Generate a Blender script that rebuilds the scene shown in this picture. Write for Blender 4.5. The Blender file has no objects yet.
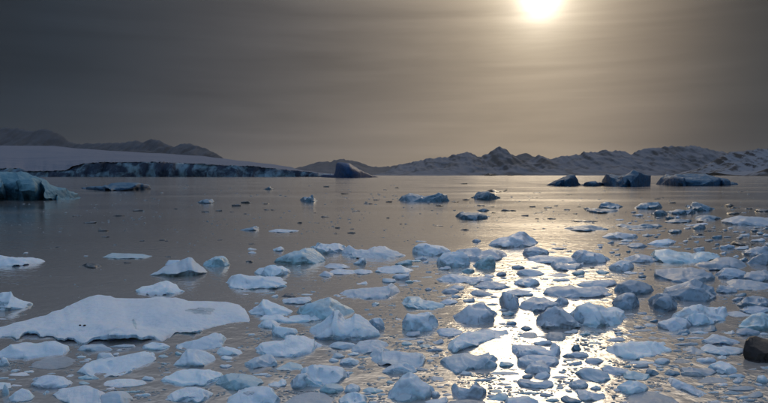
import bpy, math, random
import numpy as np
from mathutils import Vector, noise
R = math.radians
S = bpy.context.scene
COL = S.collection

# ------------------------------------------------------------------ camera
CX, CY, F = 384.0, 201.5, 597.3          # photograph 768 x 403, 28 mm equivalent
HOR, HC = 175.3, 4.0                     # horizon row, eye height above the water
PITCH = math.atan((CY - HOR) / F)
cd = bpy.data.cameras.new('camera'); cam = bpy.data.objects.new('camera', cd); COL.objects.link(cam)
cd.sensor_width = 36; cd.lens = 36 * F / 768; cd.clip_start = 0.05; cd.clip_end = 120000
cam.location = (0, 0, HC); cam.rotation_euler = (math.pi / 2 - PITCH, 0, 0)
S.camera = cam
SP, CP = math.sin(PITCH), math.cos(PITCH)
def ray(x, y):
    a, b = x - CX, CY - y
    return Vector((a, F * CP + b * SP, -F * SP + b * CP))
def gp(x, y):                            # point of the water seen at a pixel
    d = ray(x, max(y, HOR + 0.05)); k = -HC / d.z
    return Vector((d.x * k, d.y * k, 0))
def at(x, y, Y):                         # point seen at a pixel, at forward distance Y
    d = ray(x, y); k = Y / d.y
    return Vector((d.x * k, Y, HC + d.z * k))

# ------------------------------------------------------------------ sky, sun, exposure
sd = ray(541, -3).normalized()            # towards the sun
EL = math.asin(sd.z); AZ = math.atan2(sd.x, sd.y)
S.view_settings.view_transform = 'Standard'; S.view_settings.look = 'None'
S.view_settings.gamma = 1; S.view_settings.exposure = 0.6
S.cycles.use_denoising = True; S.cycles.max_bounces = 6; S.cycles.diffuse_bounces = 2
S.cycles.glossy_bounces = 3; S.cycles.transparent_max_bounces = 8; S.cycles.volume_bounces = 1
S.cycles.caustics_reflective = False; S.cycles.caustics_refractive = False

class NT:
    def __init__(s, tree): s.t = tree; s.n = tree.nodes; s.l = tree.links
    def add(s, kind, **kw):
        o = s.n.new(kind)
        for k, v in kw.items(): setattr(o, k, v)
        return o
    def put(s, sock, v):
        if isinstance(v, bpy.types.NodeSocket): s.l.new(v, sock)
        else: sock.default_value = v
    def m(s, op, a, b=0.0, c=0.0, clamp=False):
        o = s.add('ShaderNodeMath', operation=op, use_clamp=clamp)
        for i, v in enumerate((a, b, c)): s.put(o.inputs[i], v)
        return o.outputs[0]
    def mix(s, f, a, b, blend='MIX'):
        o = s.add('ShaderNodeMix', data_type='RGBA', blend_type=blend)
        s.put(o.inputs[0], f)
        for i, v in ((6, a), (7, b)):
            s.put(o.inputs[i], v if isinstance(v, bpy.types.NodeSocket) else (*v, 1)[:4])
        return o.outputs[2]
    def mr(s, v, a, b, c=0.0, d=1.0, kind='SMOOTHSTEP'):
        o = s.add('ShaderNodeMapRange', interpolation_type=kind)
        for i, q in enumerate((v, a, b, c, d)): s.put(o.inputs[i], q)
        return o.outputs[0]
    def noise(s, vec, scale, detail=4, rough=.55, dist=0.0):
        o = s.add('ShaderNodeTexNoise'); s.put(o.inputs['Vector'], vec)
        for k, v in (('Scale', scale), ('Detail', detail), ('Roughness', rough), ('Distortion', dist)):
            o.inputs[k].default_value = v
        return o.outputs['Fac']
    def mapping(s, vec, scale=(1, 1, 1), loc=(0, 0, 0)):
        o = s.add('ShaderNodeMapping'); s.put(o.inputs[0], vec)
        o.inputs['Scale'].default_value = scale; o.inputs['Location'].default_value = loc
        return o.outputs[0]

W = bpy.data.worlds.new('World'); S.world = W; W.use_nodes = True
g = NT(W.node_tree); g.n.clear()
tc = g.add('ShaderNodeTexCoord').outputs['Generated']
nrm = g.add('ShaderNodeVectorMath', operation='NORMALIZE'); g.put(nrm.inputs[0], tc); dirv = nrm.outputs[0]
sep = g.add('ShaderNodeSeparateXYZ'); g.put(sep.inputs[0], dirv)
dz = sep.outputs[2]
el = g.m('MULTIPLY', g.m('ARCSINE', g.m('MAXIMUM', dz, 0.0)), 180 / math.pi)
dot = g.add('ShaderNodeVectorMath', operation='DOT_PRODUCT'); g.put(dot.inputs[0], dirv); dot.inputs[1].default_value = sd
th = g.m('MULTIPLY', g.m('ARCCOSINE', g.m('MINIMUM', dot.outputs['Value'], 1.0)), 180 / math.pi)
ex = lambda v, k: g.m('POWER', math.e, g.m('MULTIPLY', v, -1.0 / k))
sky = g.add('ShaderNodeTexSky', sky_type='NISHITA', sun_disc=False)
sky.sun_elevation = EL; sky.sun_rotation = AZ; sky.air_density = 1.0; sky.dust_density = 3.0; sky.ozone_density = 1.0
SKY_STRENGTH = 0.15
clear = g.mix(1.0, sky.outputs[0], (SKY_STRENGTH,) * 3, 'MULTIPLY')
# thin layered cloud: streaks that lie flat, thicker towards the horizon
stv = g.mapping(dirv, (1.1, 1.1, 11.0))
n1 = g.noise(stv, 2.2, 5, .55, .5); n2 = g.noise(g.mapping(dirv, (2.0, 2.0, 34.0), (3, 1, 2)), 1.6, 4, .5, .3)
streak = g.m('ADD', g.mr(n1, .3, .72, -.11, .11, 'LINEAR'), g.mr(n2, .3, .7, -.07, .07, 'LINEAR'))
side = g.add('ShaderNodeVectorMath', operation='DOT_PRODUCT'); g.put(side.inputs[0], dirv); side.inputs[1].default_value = (math.cos(AZ), -math.sin(AZ), 0)
lam = g.mr(side.outputs['Value'], -.04, .30, 16.6, 9.3)          # the veil thickens to one side of the sun
veil = g.m('MULTIPLY', g.m('ADD', g.m('MULTIPLY', g.m('POWER', math.e, g.m('DIVIDE', g.m('MULTIPLY', th, -1.0), lam)), .248), .0015),
           g.m('ADD', 1.0, g.m('MULTIPLY', ex(el, 4.5), 1.15)))
ramp = g.add('ShaderNodeValToRGB')
g.put(ramp.inputs[0], g.m('DIVIDE', g.m('ADD', g.m('LOGARITHM', veil, math.e), 3.8), 2.2, clamp=True))
cr_ = ramp.color_ramp; cr_.elements[0].position = 0; cr_.elements[0].color = (.57, .75, 1.0, 1)
cr_.elements[1].position = 1; cr_.elements[1].color = (.95, .745, .52, 1)
for p_, c_ in ((.32, (.74, .75, .81, 1)), (.63, (.855, .75, .66, 1))):
    e_ = cr_.elements.new(p_); e_.color = c_
veil = g.m('MULTIPLY', g.m('MULTIPLY', veil, 1 / .75), g.m('ADD', 1.0, streak))
veilc = g.mix(1.0, ramp.outputs[0], veil, 'MULTIPLY')
veilc = g.mix(g.mr(side.outputs['Value'], .02, .3), veilc, g.mix(1.0, veilc, (1.06, .97, .84), 'MULTIPLY'))
aur = g.m('ADD', g.m('MULTIPLY', ex(g.m('POWER', g.m('DIVIDE', th, 1.45), 2.0), 1.0), .85),
          g.m('ADD', g.m('MULTIPLY', ex(th, 2.3), .92), g.m('MULTIPLY', ex(th, 5.5), .05)))
aur = g.m('MULTIPLY', aur, g.m('ADD', 1.0, g.m('MULTIPLY', streak, 1.6)))
aurc = g.mix(1.0, (1.0, .89, .70), aur, 'MULTIPLY')
low = g.mix(1.0, veilc, aurc, 'ADD')
open_ = g.m('MAXIMUM', g.mr(el, 15, 40), g.mr(th, 62, 115, 0, .6))        # the cloud bank lies towards the sun; it clears behind
skyc = g.mix(open_, low, clear)
bg = g.add('ShaderNodeBackground'); g.put(bg.inputs[0], skyc); bg.inputs[1].default_value = 1.0
g.l.new(bg.outputs[0], g.add('ShaderNodeOutputWorld').inputs[0])

ld = bpy.data.lights.new('sun', 'SUN'); ld.energy = .11; ld.angle = R(14); ld.color = (1.0, .80, .54)
lo = bpy.data.objects.new('sun', ld); COL.objects.link(lo)
lo.rotation_euler = sd.to_track_quat('Z', 'Y').to_euler(); lo.location = (0, 0, 50)

# ------------------------------------------------------------------ materials
def material(name):
    m = bpy.data.materials.new(name); m.use_nodes = True
    t = NT(m.node_tree); t.n.clear()
    return m, t, t.add('ShaderNodeOutputMaterial')

def ice_material(name, body, snow, snow_lo, snow_hi, rough=.38, scale=1.0, bump=.3, sss=.4, vary=.16):
    m, t, out = material(name)
    geo = t.add('ShaderNodeNewGeometry'); oi = t.add('ShaderNodeObjectInfo')
    pos = geo.outputs['Position']
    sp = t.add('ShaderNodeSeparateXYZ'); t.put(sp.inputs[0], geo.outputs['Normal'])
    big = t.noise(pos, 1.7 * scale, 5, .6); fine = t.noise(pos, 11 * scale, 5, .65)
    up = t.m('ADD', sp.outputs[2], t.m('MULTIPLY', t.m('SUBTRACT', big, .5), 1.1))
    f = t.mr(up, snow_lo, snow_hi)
    zone = t.mr(t.noise(t.mapping(pos, (1, 1, 1.8), (7, 3, 1)), 2.3 * scale, 4, .55, .7), .40, .60)   # clear and cloudy ice
    body2 = t.mix(zone, tuple(c * .62 for c in body), tuple(min(1, c * 1.2) for c in body))
    body2 = t.mix(t.mr(fine, .35, .8, 0, .35), body2, snow)
    ck = t.add('ShaderNodeTexVoronoi', feature='DISTANCE_TO_EDGE'); t.put(ck.inputs['Vector'], t.mapping(pos, (1, 1, .6)))
    ck.inputs['Scale'].default_value = 2.6 * scale; ck.inputs['Randomness'].default_value = 1
    crack = t.m('MULTIPLY', t.mr(ck.outputs['Distance'], .0, .022, 1, 0), t.mr(big, .42, .6, 0, .7))
    body2 = t.mix(crack, body2, tuple(min(1, c * 1.35) for c in snow))
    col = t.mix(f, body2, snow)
    v = t.m('ADD', 1 - vary, t.m('MULTIPLY', oi.outputs['Random'], 2 * vary))
    vv = t.add('ShaderNodeCombineColor')
    for i in range(3): t.put(vv.inputs[i], v)
    col = t.mix(1.0, col, vv.outputs[0], 'MULTIPLY')
    b = t.add('ShaderNodeBsdfPrincipled')
    t.put(b.inputs['Base Color'], col)
    t.put(b.inputs['Roughness'], t.m('ADD', t.m('MULTIPLY', t.m('ADD', zone, f), .17), rough - .22))
    b.inputs['IOR'].default_value = 1.31; b.inputs['Specular IOR Level'].default_value = .35
    b.inputs['Subsurface Weight'].default_value = sss
    b.inputs['Subsurface Radius'].default_value = (.25, .55, .8); b.inputs['Subsurface Scale'].default_value = .2 / scale
    # melt scallops and fine grain
    vo = t.add('ShaderNodeTexVoronoi', feature='SMOOTH_F1'); t.put(vo.inputs['Vector'], pos)
    vo.inputs['Scale'].default_value = 6.5 * scale; vo.inputs['Smoothness'].default_value = .6
    hgt = t.m('ADD', t.m('MULTIPLY', vo.outputs['Distance'], .55), t.m('ADD', t.m('MULTIPLY', fine, .55), t.m('MULTIPLY', t.noise(pos, 38 * scale, 3, .6), .10)))
    bp = t.add('ShaderNodeBump'); bp.inputs['Strength'].default_value = bump; bp.inputs['Distance'].default_value = .09 / scale
    t.put(bp.inputs['Height'], hgt); t.l.new(bp.outputs[0], b.inputs['Normal'])
    t.l.new(b.outputs[0], out.inputs[0])
    return m

M = {}
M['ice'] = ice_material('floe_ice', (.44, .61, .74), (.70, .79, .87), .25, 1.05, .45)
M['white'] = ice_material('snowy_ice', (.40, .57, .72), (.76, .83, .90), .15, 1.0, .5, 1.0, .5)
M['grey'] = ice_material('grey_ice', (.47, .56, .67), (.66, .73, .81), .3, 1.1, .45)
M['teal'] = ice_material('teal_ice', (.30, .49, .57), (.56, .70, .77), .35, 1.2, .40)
M['deep'] = ice_material('deep_blue_ice', (.10, .20, .29), (.24, .35, .44), .3, 1.15, .40)  # dark blue ice; on far floes, vignette dimming put into colour
M['bluegrey'] = ice_material('blue_grey_ice', (.25, .35, .45), (.46, .54, .63), .3, 1.15, .42)  # far and pack ice: vignette dimming put into its colour
M['dark'] = ice_material('clear_dark_ice', (.075, .085, .095), (.19, .215, .24), .6, 1.4, .3)
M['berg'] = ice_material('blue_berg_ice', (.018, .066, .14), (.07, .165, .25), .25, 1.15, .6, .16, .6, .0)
M['bergdark'] = ice_material('shaded_berg_ice', (.010, .045, .13), (.03, .09, .19), .4, 1.3, .6, .05, .6, .0)  # darker copy of the berg ice, shade put into its colour
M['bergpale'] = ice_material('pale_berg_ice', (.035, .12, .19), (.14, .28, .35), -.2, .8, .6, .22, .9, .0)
M['slush'] = ice_material('slush_ice', (.30, .34, .38), (.48, .52, .56), .3, 1.2, .45)

M['pool'] = ice_material('melt_pool_ice', (.44, .56, .65), (.56, .67, .75), .3, 1.2, .3, 1.0, .15)
def rock_material(name, a, b, scale):
    m, t, out = material(name)
    geo = t.add('ShaderNodeNewGeometry'); n = t.noise(geo.outputs['Position'], scale, 6, .65)
    s = t.add('ShaderNodeBsdfPrincipled'); t.put(s.inputs['Base Color'], t.mix(t.mr(n, .35, .7), a, b))
    s.inputs['Roughness'].default_value = .55
    bp = t.add('ShaderNodeBump'); bp.inputs['Strength'].default_value = .8; bp.inputs['Distance'].default_value = .15 / scale
    t.put(bp.inputs['Height'], n); t.l.new(bp.outputs[0], s.inputs['Normal']); t.l.new(s.outputs[0], out.inputs[0])
    return m
M['rock'] = rock_material('wet_rock', (.005, .003, .0025), (.018, .010, .008), 6.0)

def mountain_material(name, rock, snow, lo, hi, scale):
    m, t, out = material(name)
    geo = t.add('ShaderNodeNewGeometry'); pos = geo.outputs['Position']
    sp = t.add('ShaderNodeSeparateXYZ'); t.put(sp.inputs[0], geo.outputs['Normal'])
    n = t.noise(t.mapping(pos, (1, 1, .35)), scale, 7, .6, .6)
    n2 = t.noise(pos, scale * .22, 3, .5)
    f = t.mr(t.m('ADD', sp.outputs[2], t.m('ADD', t.m('MULTIPLY', t.m('SUBTRACT', n, .5), 1.3), t.m('MULTIPLY', t.m('SUBTRACT', n2, .5), .5))), lo, hi)
    b = t.add('ShaderNodeBsdfPrincipled'); t.put(b.inputs['Base Color'], t.mix(f, rock, snow))
    b.inputs['Roughness'].default_value = .85; b.inputs['Specular IOR Level'].default_value = .15
    bp = t.add('ShaderNodeBump'); bp.inputs['Strength'].default_value = .55; bp.inputs['Distance'].default_value = .2 / scale
    t.put(bp.inputs['Height'], n); t.l.new(bp.outputs[0], b.inputs['Normal'])
    t.l.new(b.outputs[0], out.inputs[0])
    return m
M['range'] = mountain_material('snowy_mountain', (.034, .040, .050), (.135, .15, .185), .66, 1.06, .0026)
M['hazy'] = mountain_material('haze_tinted_mountain', (.030, .040, .055), (.055, .07, .095), .6, 1.2, .0026)  # distance haze put into the colours: bluish, low contrast
M['coast'] = mountain_material('rocky_coast', (.012, .016, .023), (.19, .21, .25), .72, .96, .006)
M['dome'] = mountain_material('ice_cap_snow', (.13, .145, .18), (.17, .185, .23), .2, .9, .0015)  # snow kept dark: cloud shadow put into its colour
m, t, out = material('glacier_cliff_ice')
geo = t.add('ShaderNodeNewGeometry'); pos = geo.outputs['Position']
f = t.mr(t.m('ADD', t.noise(t.mapping(pos, (1, 1, 1.6)), .016, 6, .6, .8), t.m('MULTIPLY', t.noise(pos, .09, 4, .6), .22)), .55, .74)
b = t.add('ShaderNodeBsdfPrincipled'); t.put(b.inputs['Base Color'], t.mix(f, (.006, .022, .055), (.18, .29, .37))); b.inputs['Roughness'].default_value = .7
t.l.new(b.outputs[0], out.inputs[0]); M['cliff'] = m

# ------------------------------------------------------------------ mesh helpers
def link(name, verts, faces, mat, parent=None, smooth=True, **props):
    me = bpy.data.meshes.new(name); me.from_pydata([tuple(v) for v in verts], [], faces); me.update()
    if smooth: me.polygons.foreach_set('use_smooth', [True] * len(me.polygons))
    me.materials.append(mat)
    o = bpy.data.objects.new(name, me); COL.objects.link(o)
    if parent: o.parent = parent
    for k, v in props.items(): o[k] = v
    return o
def parse(s): return [tuple(float(q) for q in p.split(',')) for p in s.split()]
def interp(pts, x):
    if x <= pts[0][0]: return pts[0][1]
    for (a, b), (c, d) in zip(pts, pts[1:]):
        if x <= c:
            if c - a < 1e-6: return d
            t = (x - a) / (c - a); t = t * .45 + .55 * t * t * (3 - 2 * t)
            return b + (d - b) * t
    return pts[-1][1]

# ------------------------------------------------------------------ water, sea bed
m, t, out = material('sea_water')
geo = t.add('ShaderNodeNewGeometry'); pos = geo.outputs['Position']
rip = t.noise(t.mapping(pos, (1, 1.0, 1)), 1.9, 3, .5, .3)
swl = t.noise(t.mapping(pos, (.35, .75, 1)), .42, 3, .5, .2)
far = t.noise(t.mapping(pos, (.02, .06, 1)), 1.0, 4, .6)
fr = t.mr(far, .42, .62, .6, 1.0)
hgt = t.m('ADD', t.m('MULTIPLY', t.m('ADD', t.m('MULTIPLY', rip, .085), t.m('MULTIPLY', t.noise(pos, 6.5, 2, .5), .022)), fr), t.m('MULTIPLY', swl, .06))
bp = t.add('ShaderNodeBump'); bp.inputs['Strength'].default_value = .36; bp.inputs['Distance'].default_value = 1.0
t.put(bp.inputs['Height'], hgt)
gl = t.add('ShaderNodeBsdfGlossy'); gl.inputs['Color'].default_value = (.95, .95, .95, 1)
t.put(gl.inputs['Roughness'], t.mr(far, .35, .7, .10, .16)); t.l.new(bp.outputs[0], gl.inputs['Normal'])
tr = t.add('ShaderNodeBsdfTransparent'); tr.inputs[0].default_value = (.30, .56, .58, 1)
fn = t.add('ShaderNodeFresnel'); fn.inputs[0].default_value = 1.33; t.l.new(bp.outputs[0], fn.inputs['Normal'])
df_ = t.add('ShaderNodeBsdfDiffuse'); df_.inputs[0].default_value = (.62, .565, .52, 1)      # slushy frazil tone, lifted to stand in for missing reflected light
m2 = t.add('ShaderNodeMixShader'); m2.inputs[0].default_value = .72; t.l.new(tr.outputs[0], m2.inputs[1]); t.l.new(df_.outputs[0], m2.inputs[2])
ms = t.add('ShaderNodeMixShader'); t.put(ms.inputs[0], t.mr(fn.outputs[0], 0, .62, .24, .97, 'LINEAR'))
t.l.new(m2.outputs[0], ms.inputs[1]); t.l.new(gl.outputs[0], ms.inputs[2]); t.l.new(ms.outputs[0], out.inputs[0])
M['water'] = m
m, t, out = material('deep_sea_bed')
b = t.add('ShaderNodeBsdfDiffuse'); geo = t.add('ShaderNodeNewGeometry')
t.put(b.inputs[0], t.mix(t.noise(geo.outputs['Position'], .3), (.02, .03, .035), (.05, .06, .06))); t.l.new(b.outputs[0], out.inputs[0])
M['bed'] = m
def disc(name, rad, z, mat, n=96):
    vs = [(0, 0, z)]; fs = []; rings = [30, 400, 4000, rad]
    for r_ in rings: vs += [(r_ * math.cos(2 * math.pi * k / n), r_ * math.sin(2 * math.pi * k / n), z) for k in range(n)]
    for k in range(n): fs.append((0, 1 + k, 1 + (k + 1) % n))
    for q in range(len(rings) - 1):
        for k in range(n):
            a, b_ = 1 + q * n + k, 1 + q * n + (k + 1) % n
            fs.append((a, a + n, b_ + n, b_))
    return link(name, vs, fs, mat, kind='structure')
disc('sea_water', 29000, 0, M['water']); disc('sea_bed', 29000, -8, M['bed'])

# ------------------------------------------------------------------ mountains, ice cap
def rng_noise(p, o=5):
    s, a, f_ = 0, .5, 1.0
    for _ in range(o):
        s += a * (1 - abs(noise.noise(p * f_)) * 2); a *= .5; f_ *= 2.1
    return s
def lin(pts, x):
    return float(np.interp(x, [p_[0] for p_ in pts], [p_[1] for p_ in pts]))
def mountains(name, pts, dist, front, back, mat, seed, rough=.42, cols=260, rows=26, foot=None, power=.95):
    pts = parse(pts); x0, x1 = pts[0][0], pts[-1][0]; vs, fs = [], []
    off = Vector((seed * 7.3, seed * 3.1, seed))
    brow = 8
    for i in range(cols + 1):
        x = x0 + (x1 - x0) * i / cols
        for j in range(rows + brow + 1):
            if j <= rows: s = j / rows; Y = dist - front * (1 - s)
            else: s = 1 - (j - rows) / brow; Y = dist + back * (1 - s)
            X = (x - CX) / F * dist
            nx = x + (1 - s) * 14 * noise.noise(Vector((X / (dist * .03), Y / (dist * .03), seed)))
            h = at(x, lin(pts, nx), dist).z
            h += dist / F * 1.0 * noise.noise(Vector((x * .35, seed, .5))) * s + dist / F * .5 * noise.noise(Vector((x * 1.1, seed, .5)))
            q = Vector((X / (dist * .019), Y / (dist * .06), 0)) + off
            rn = rng_noise(q, 4)
            z = h * (s ** power) * (1 - rough * (1 - rn) * (1.0 - .85 * s)) if s > 0 else -3
            vs.append((X, Y + (noise.noise(q * 2) * front * .03), z if s > 0 else -3))
    n = rows + brow + 1
    for i in range(cols):
        for j in range(n - 1): fs.append((i * n + j, (i + 1) * n + j, (i + 1) * n + j + 1, i * n + j + 1))
    return link(name, vs, fs, mat, kind='structure')

mountains('mountain_range', '374,175 385,172 398,164.5 412,161 427,158 442,156.5 455,154 466,151 474,153.5 480,157 488,152 498.5,145.5 505,148 510,151.5 520,159.5 528,159 539,153.6 549,159 560,155.6 572,154 586,151 600,150 615,149.6 624,151 630,153.7 637,150 643,147.8 659,145.7 680,145.3 698,145 714,149 724,151 737,150.4 761,147.8 775,146 820,142 860,150 910,146 980,158 1060,170', 14000, 2300, 2000, M['range'], 1.0, .62, cols=640, rows=40)
mountains('distant_peaks', '280,170 299,167 310,164 323,161 331,161 340,158 357,161 370,166 380,167 395,166 420,163 470,160 505,158 526,152.5 535,157 560,160 620,158 700,160 800,166', 21000, 3000, 2500, M['hazy'], 2.0, cols=260)
mountains('mountain_ridge', '695,172 706,165 716,159 724,154 733,151.5 741,152.5 750,149.5 761,148.5 772,146 800,149 850,143 910,156 990,168', 10500, 1500, 1200, M['coast'], 3.0, .65, cols=300, rows=36)
mountains('mountain_range', '-220,150 -150,132 -90,138 -40,124 -10,127 10,125.6 23,128 34,129.5 44,127.7 52,129 60,132 70,140 90,147 120,152 160,158', 19000, 3500, 2500, M['hazy'], 4.0, .6, cols=260)
mountains('mountain_range', '40,152 60,147 81,142.5 104,142.5 122,141.8 135,140 146,140.7 156,137 162,140 167,142.5 174,145 182,144 190,143 200,145 211,149 221,155 226,160 240,166', 12500, 2500, 1800, M['hazy'], 5.0, .6, cols=220)

# snow dome of the ice cap, its seaward ice cliff as a part
def ice_cap():
    sky_ = parse('-320,152 -150,147 0,145.8 52,146.3 81,149 117,151.7 156,153.7 200,156.4 221,159 242,161.6 268,164.2 291,167.3 297,169.6 305,171 325,173.6 345,175.4')
    edge = parse('-320,170 -60,167 0,168.3 18,168.6 23,171 50,171 65,170.4 75,165.5 85,163.5 99,162.3 125,162 156,162 190,163.4 229,165.5 252,166.2 268,168 282,169.3 294,170.6 305,171.6 325,173.9 345,175.7')
    vs, fs = [], []; cols, rows = 420, 18; D0, D1 = 1500., 4300.
    x0, x1 = -320, 345
    ser = lambda x: 2.6 * noise.noise(Vector((x * .22, 1, 1))) + 2.2 * noise.noise(Vector((x * .7, 1, 4)))
    base = lambda x: D0 + 70 * noise.noise(Vector((x * .02, 0, 3))) + 30 * noise.noise(Vector((x * .09, 0, 7)))
    for i in range(cols + 1):
        x = x0 + (x1 - x0) * i / cols; Db = base(x)
        zh = max(1.2, at(x, interp(edge, x), Db).z + ser(x)); zb = max(at(x, interp(sky_, x), D1).z, zh * .8)
        zs = max(1.2, sum(at(x, lin(edge, x + k * 9), Db).z for k in range(-5, 6)) / 11)
        for j in range(rows + 1):
            s = j / rows; Y = Db + 12 + (D1 - Db) * s
            X = (x - CX) / F * Y
            za = zs + (zh - zs) * (1 - s) ** 14
            z = za + (zb - za) * (1 - (1 - s) ** 1.25) + 5 * noise.noise(Vector((X * .003, Y * .003, 2))) * math.sin(math.pi * s)
            vs.append((X, Y, z))
        vs.append(((x - CX) / F * (D1 + 900), D1 + 900, -3))
    n = rows + 2
    for i in range(cols):
        for j in range(n - 1): fs.append((i * n + j, (i + 1) * n + j, (i + 1) * n + j + 1, i * n + j + 1))
    cap = link('ice_cap', vs, fs, M['dome'], kind='structure')
    vs, fs = [], []; rows = 14; cols = 1100
    for i in range(cols + 1):
        x = x0 + (x1 - x0) * i / cols; Db = base(x)
        za = max(1.2, at(x, interp(edge, x), Db).z + ser(x))
        for j in range(rows + 1):
            s = j / rows; z = -2 + (za + 2.4) * s
            X = (x - CX) / F * Db
            dep = 20 * (rng_noise(Vector((X * .03, z * .012, 5)), 4) - .5) * math.sin(math.pi * min(1, s * .8 + .2)) + 22 * noise.noise(Vector((X * .012, z * .02, 9)))
            Y = Db + 14 * s * s - dep * (1 - s * .6)
            vs.append((X, Y if j < rows else Db + 16, z if j < rows else za + .25))
    n = rows + 1
    for i in range(cols):
        for j in range(n - 1): fs.append((i * n + j, (i + 1) * n + j, (i + 1) * n + j + 1, i * n + j + 1))
    link('ice_cliff', vs, fs, M['cliff'], cap, smooth=False)
ice_cap()
mountains('rocky_headland', '756,175.6 762,172 766,169 771,167 785,165 800,167 830,171 870,175.5', 3200, 260, 200, M['coast'], 6.0, .4, cols=80, rows=14)

# ------------------------------------------------------------------ floating ice
OCC = []; HAZE = 4e-6
def ice_body(name, pts, base, r=.5, p=2.4, u=.06, mat='ice', front=None, seed=1, rough=1.0, label='', cat='ice floe', group=None, kb=.75, parent=None, facets=1.0, hump=0.0):
    pts = parse(pts); front = parse(front) if front else None
    OCC.append((pts, pts[0][0], pts[-1][0], base))
    xm = (pts[0][0] + pts[-1][0]) / 2; gx = lambda q: (xm + (q[0] - xm) * 1.03, q[1])
    pts = [gx(q) for q in pts]; front = [gx(q) for q in front] if front else None
    x0, x1 = pts[0][0], pts[-1][0]; wpx = x1 - x0
    N = int(max(10, min(130, wpx * 1.4))); K = 8 if wpx < 25 else 14; KB = 5
    yL, yR = pts[0][1], pts[-1][1]
    rnd = random.Random(seed * 91 + int(x0)); off = Vector((rnd.uniform(-90, 90), rnd.uniform(-90, 90), rnd.uniform(-90, 90)))
    ymid = base
    Wm = (gp(x1, ymid) - gp(x0, ymid)).length
    cols = []
    zmax = 0
    for i in range(N + 1):
        t_ = i / N; t_ = t_ * .6 + .4 * (.5 - .5 * math.cos(math.pi * t_))
        x = x0 + wpx * t_; bul = max(0, math.sin(math.pi * t_)) ** .55
        if front: yf = interp(front, x)
        else:
            ch = yL + (yR - yL) * t_; yf = ch + (base - ch) * bul
        wob = bul * min(.05 * wpx, .14 * (base - min(q_[1] for q_ in pts))) * (noise.noise(Vector((t_ * wpx * .06 + 2, seed * 1.7, 0)) + off) + .35 * noise.noise(Vector((t_ * wpx * .17 + 2, seed * 1.7, 0)) + off))
        H = max(.25, (yf - interp(pts, x)) * 1.02)
        P = gp(x, yf); df = P.y
        cap = (.12 + .5 * bul) * Wm * (.5 + r)
        yr = yf - r * H
        dr = min(gp(x, yr).y if yr > HOR + 1 else 1e9, df + cap); dr = max(dr, df + .02 * Wm)
        z = max(.012 * Wm * bul + .004, at(x, yf - H, dr).z)
        zmax = max(zmax, z)
        cols.append((x, df, dr, z, bul, max(-.2 * (dr - df), min(.2 * (dr - df), gp(x, max(yf + wob, HOR + .6)).y - df))))
    vs, fs = [], []
    U = .75 * zmax + .06 * Wm
    amp = rough * min(.036 * Wm, .32 * zmax + .008 * Wm)
    f1 = 2.6 / max(Wm, .05)
    for i, (x, df, dr, z, bul, wy) in enumerate(cols):
        dep = dr - df; sec = []
        uu = u * (1 + .8 * noise.noise(Vector((i * .21, seed, 4))))
        lip = min(.45, .2 + u) * z
        e = bul
        sec += [(.9, -U * e), (.35 + uu, -U * .8 * e), (uu - .06, -U * .35 * e), (uu + .01, -.15 * lip - .01 * z), (uu * .75, lip * .45)]
        for k in range(K + 1):
            a = math.pi / 2 * k / K
            sec.append((1 - max(0, math.cos(a)) ** (2 / p), lip + (z - lip) * max(0, math.sin(a)) ** (2 / p)))
        kbb = max(kb, .3)
        for k in range(1, KB + 1):
            a = math.pi / 2 * k / KB
            sb = 1 + kbb * math.sin(a) ** .9; yb = df + dep * sb
            zb_ = min(z * max(0, math.cos(a)) ** .8, HC - (HC - z) * yb / dr - .02 * z) if dr > 0 else 0
            sec.append((sb, max(zb_, -.2 * U) - (.3 * U * e if k == KB else 0)))
        sec.append((1 + kbb * .6, -U * e))
        for (s, zz) in sec:
            Y = df + dep * s + wy * max(0, 1 - max(s, 0)) ** 2.5; X = (x - CX) / F * Y / CP
            q = Vector((X, Y, zz)); nq = q * f1 + off
            a = amp * (.35 + .65 * bul)
            d = noise.noise_vector(nq) * .75 + noise.noise_vector(nq * 2.3) * .32 + noise.noise_vector(nq * 5.1) * .11
            cell = noise.voronoi(nq * 1.6)[0]; cr = min(.35, cell[1] - cell[0]) - .18
            damp = 1 if zz > .02 * z else .6
            top = 1 - .45 * max(0, 1 - abs(s - 1) * 3)
            q += Vector((d.x * 1.1, d.y * 1.1, d.z * .55 * top * (1 if zz > 0 else .4))) * a * damp
            q.z += cr * a * .8 * (1 if zz > lip * .5 else 0) * top
            q.y -= cr * a * .9 * damp
            if hump and zz > lip * .9: q.z += hump * bul * (noise.noise(q * .8 + off) + .55 * noise.noise(q * 2.1 + off) + .3 * noise.noise(q * 4.4 + off))
            vs.append(q)
    n = len(sec)
    for i in (0, N):                                     # pinch the two ends
        c = sum((vs[i * n + j] for j in range(n)), Vector()) / n
        for j in range(n): vs[i * n + j] = c + (vs[i * n + j] - c) * .35
    for i in range(N):
        for j in range(n):
            k = (j + 1) % n
            fs.append((i * n + j, i * n + k, (i + 1) * n + k, (i + 1) * n + j))
    fs.append(tuple(range(n))[::-1]); fs.append(tuple(N * n + j for j in range(n)))
    V = np.array([tuple(v) for v in vs]); lo_, hi_ = V.min(0), V.max(0); ctr = (lo_ + hi_) / 2; ctr[2] = 0
    ext = np.maximum((hi_ - lo_) / 2, 1e-3); ext[2] = max(zmax, 1e-3)
    up_ = np.where(V[:, 2] > .04 * zmax)[0]
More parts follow.
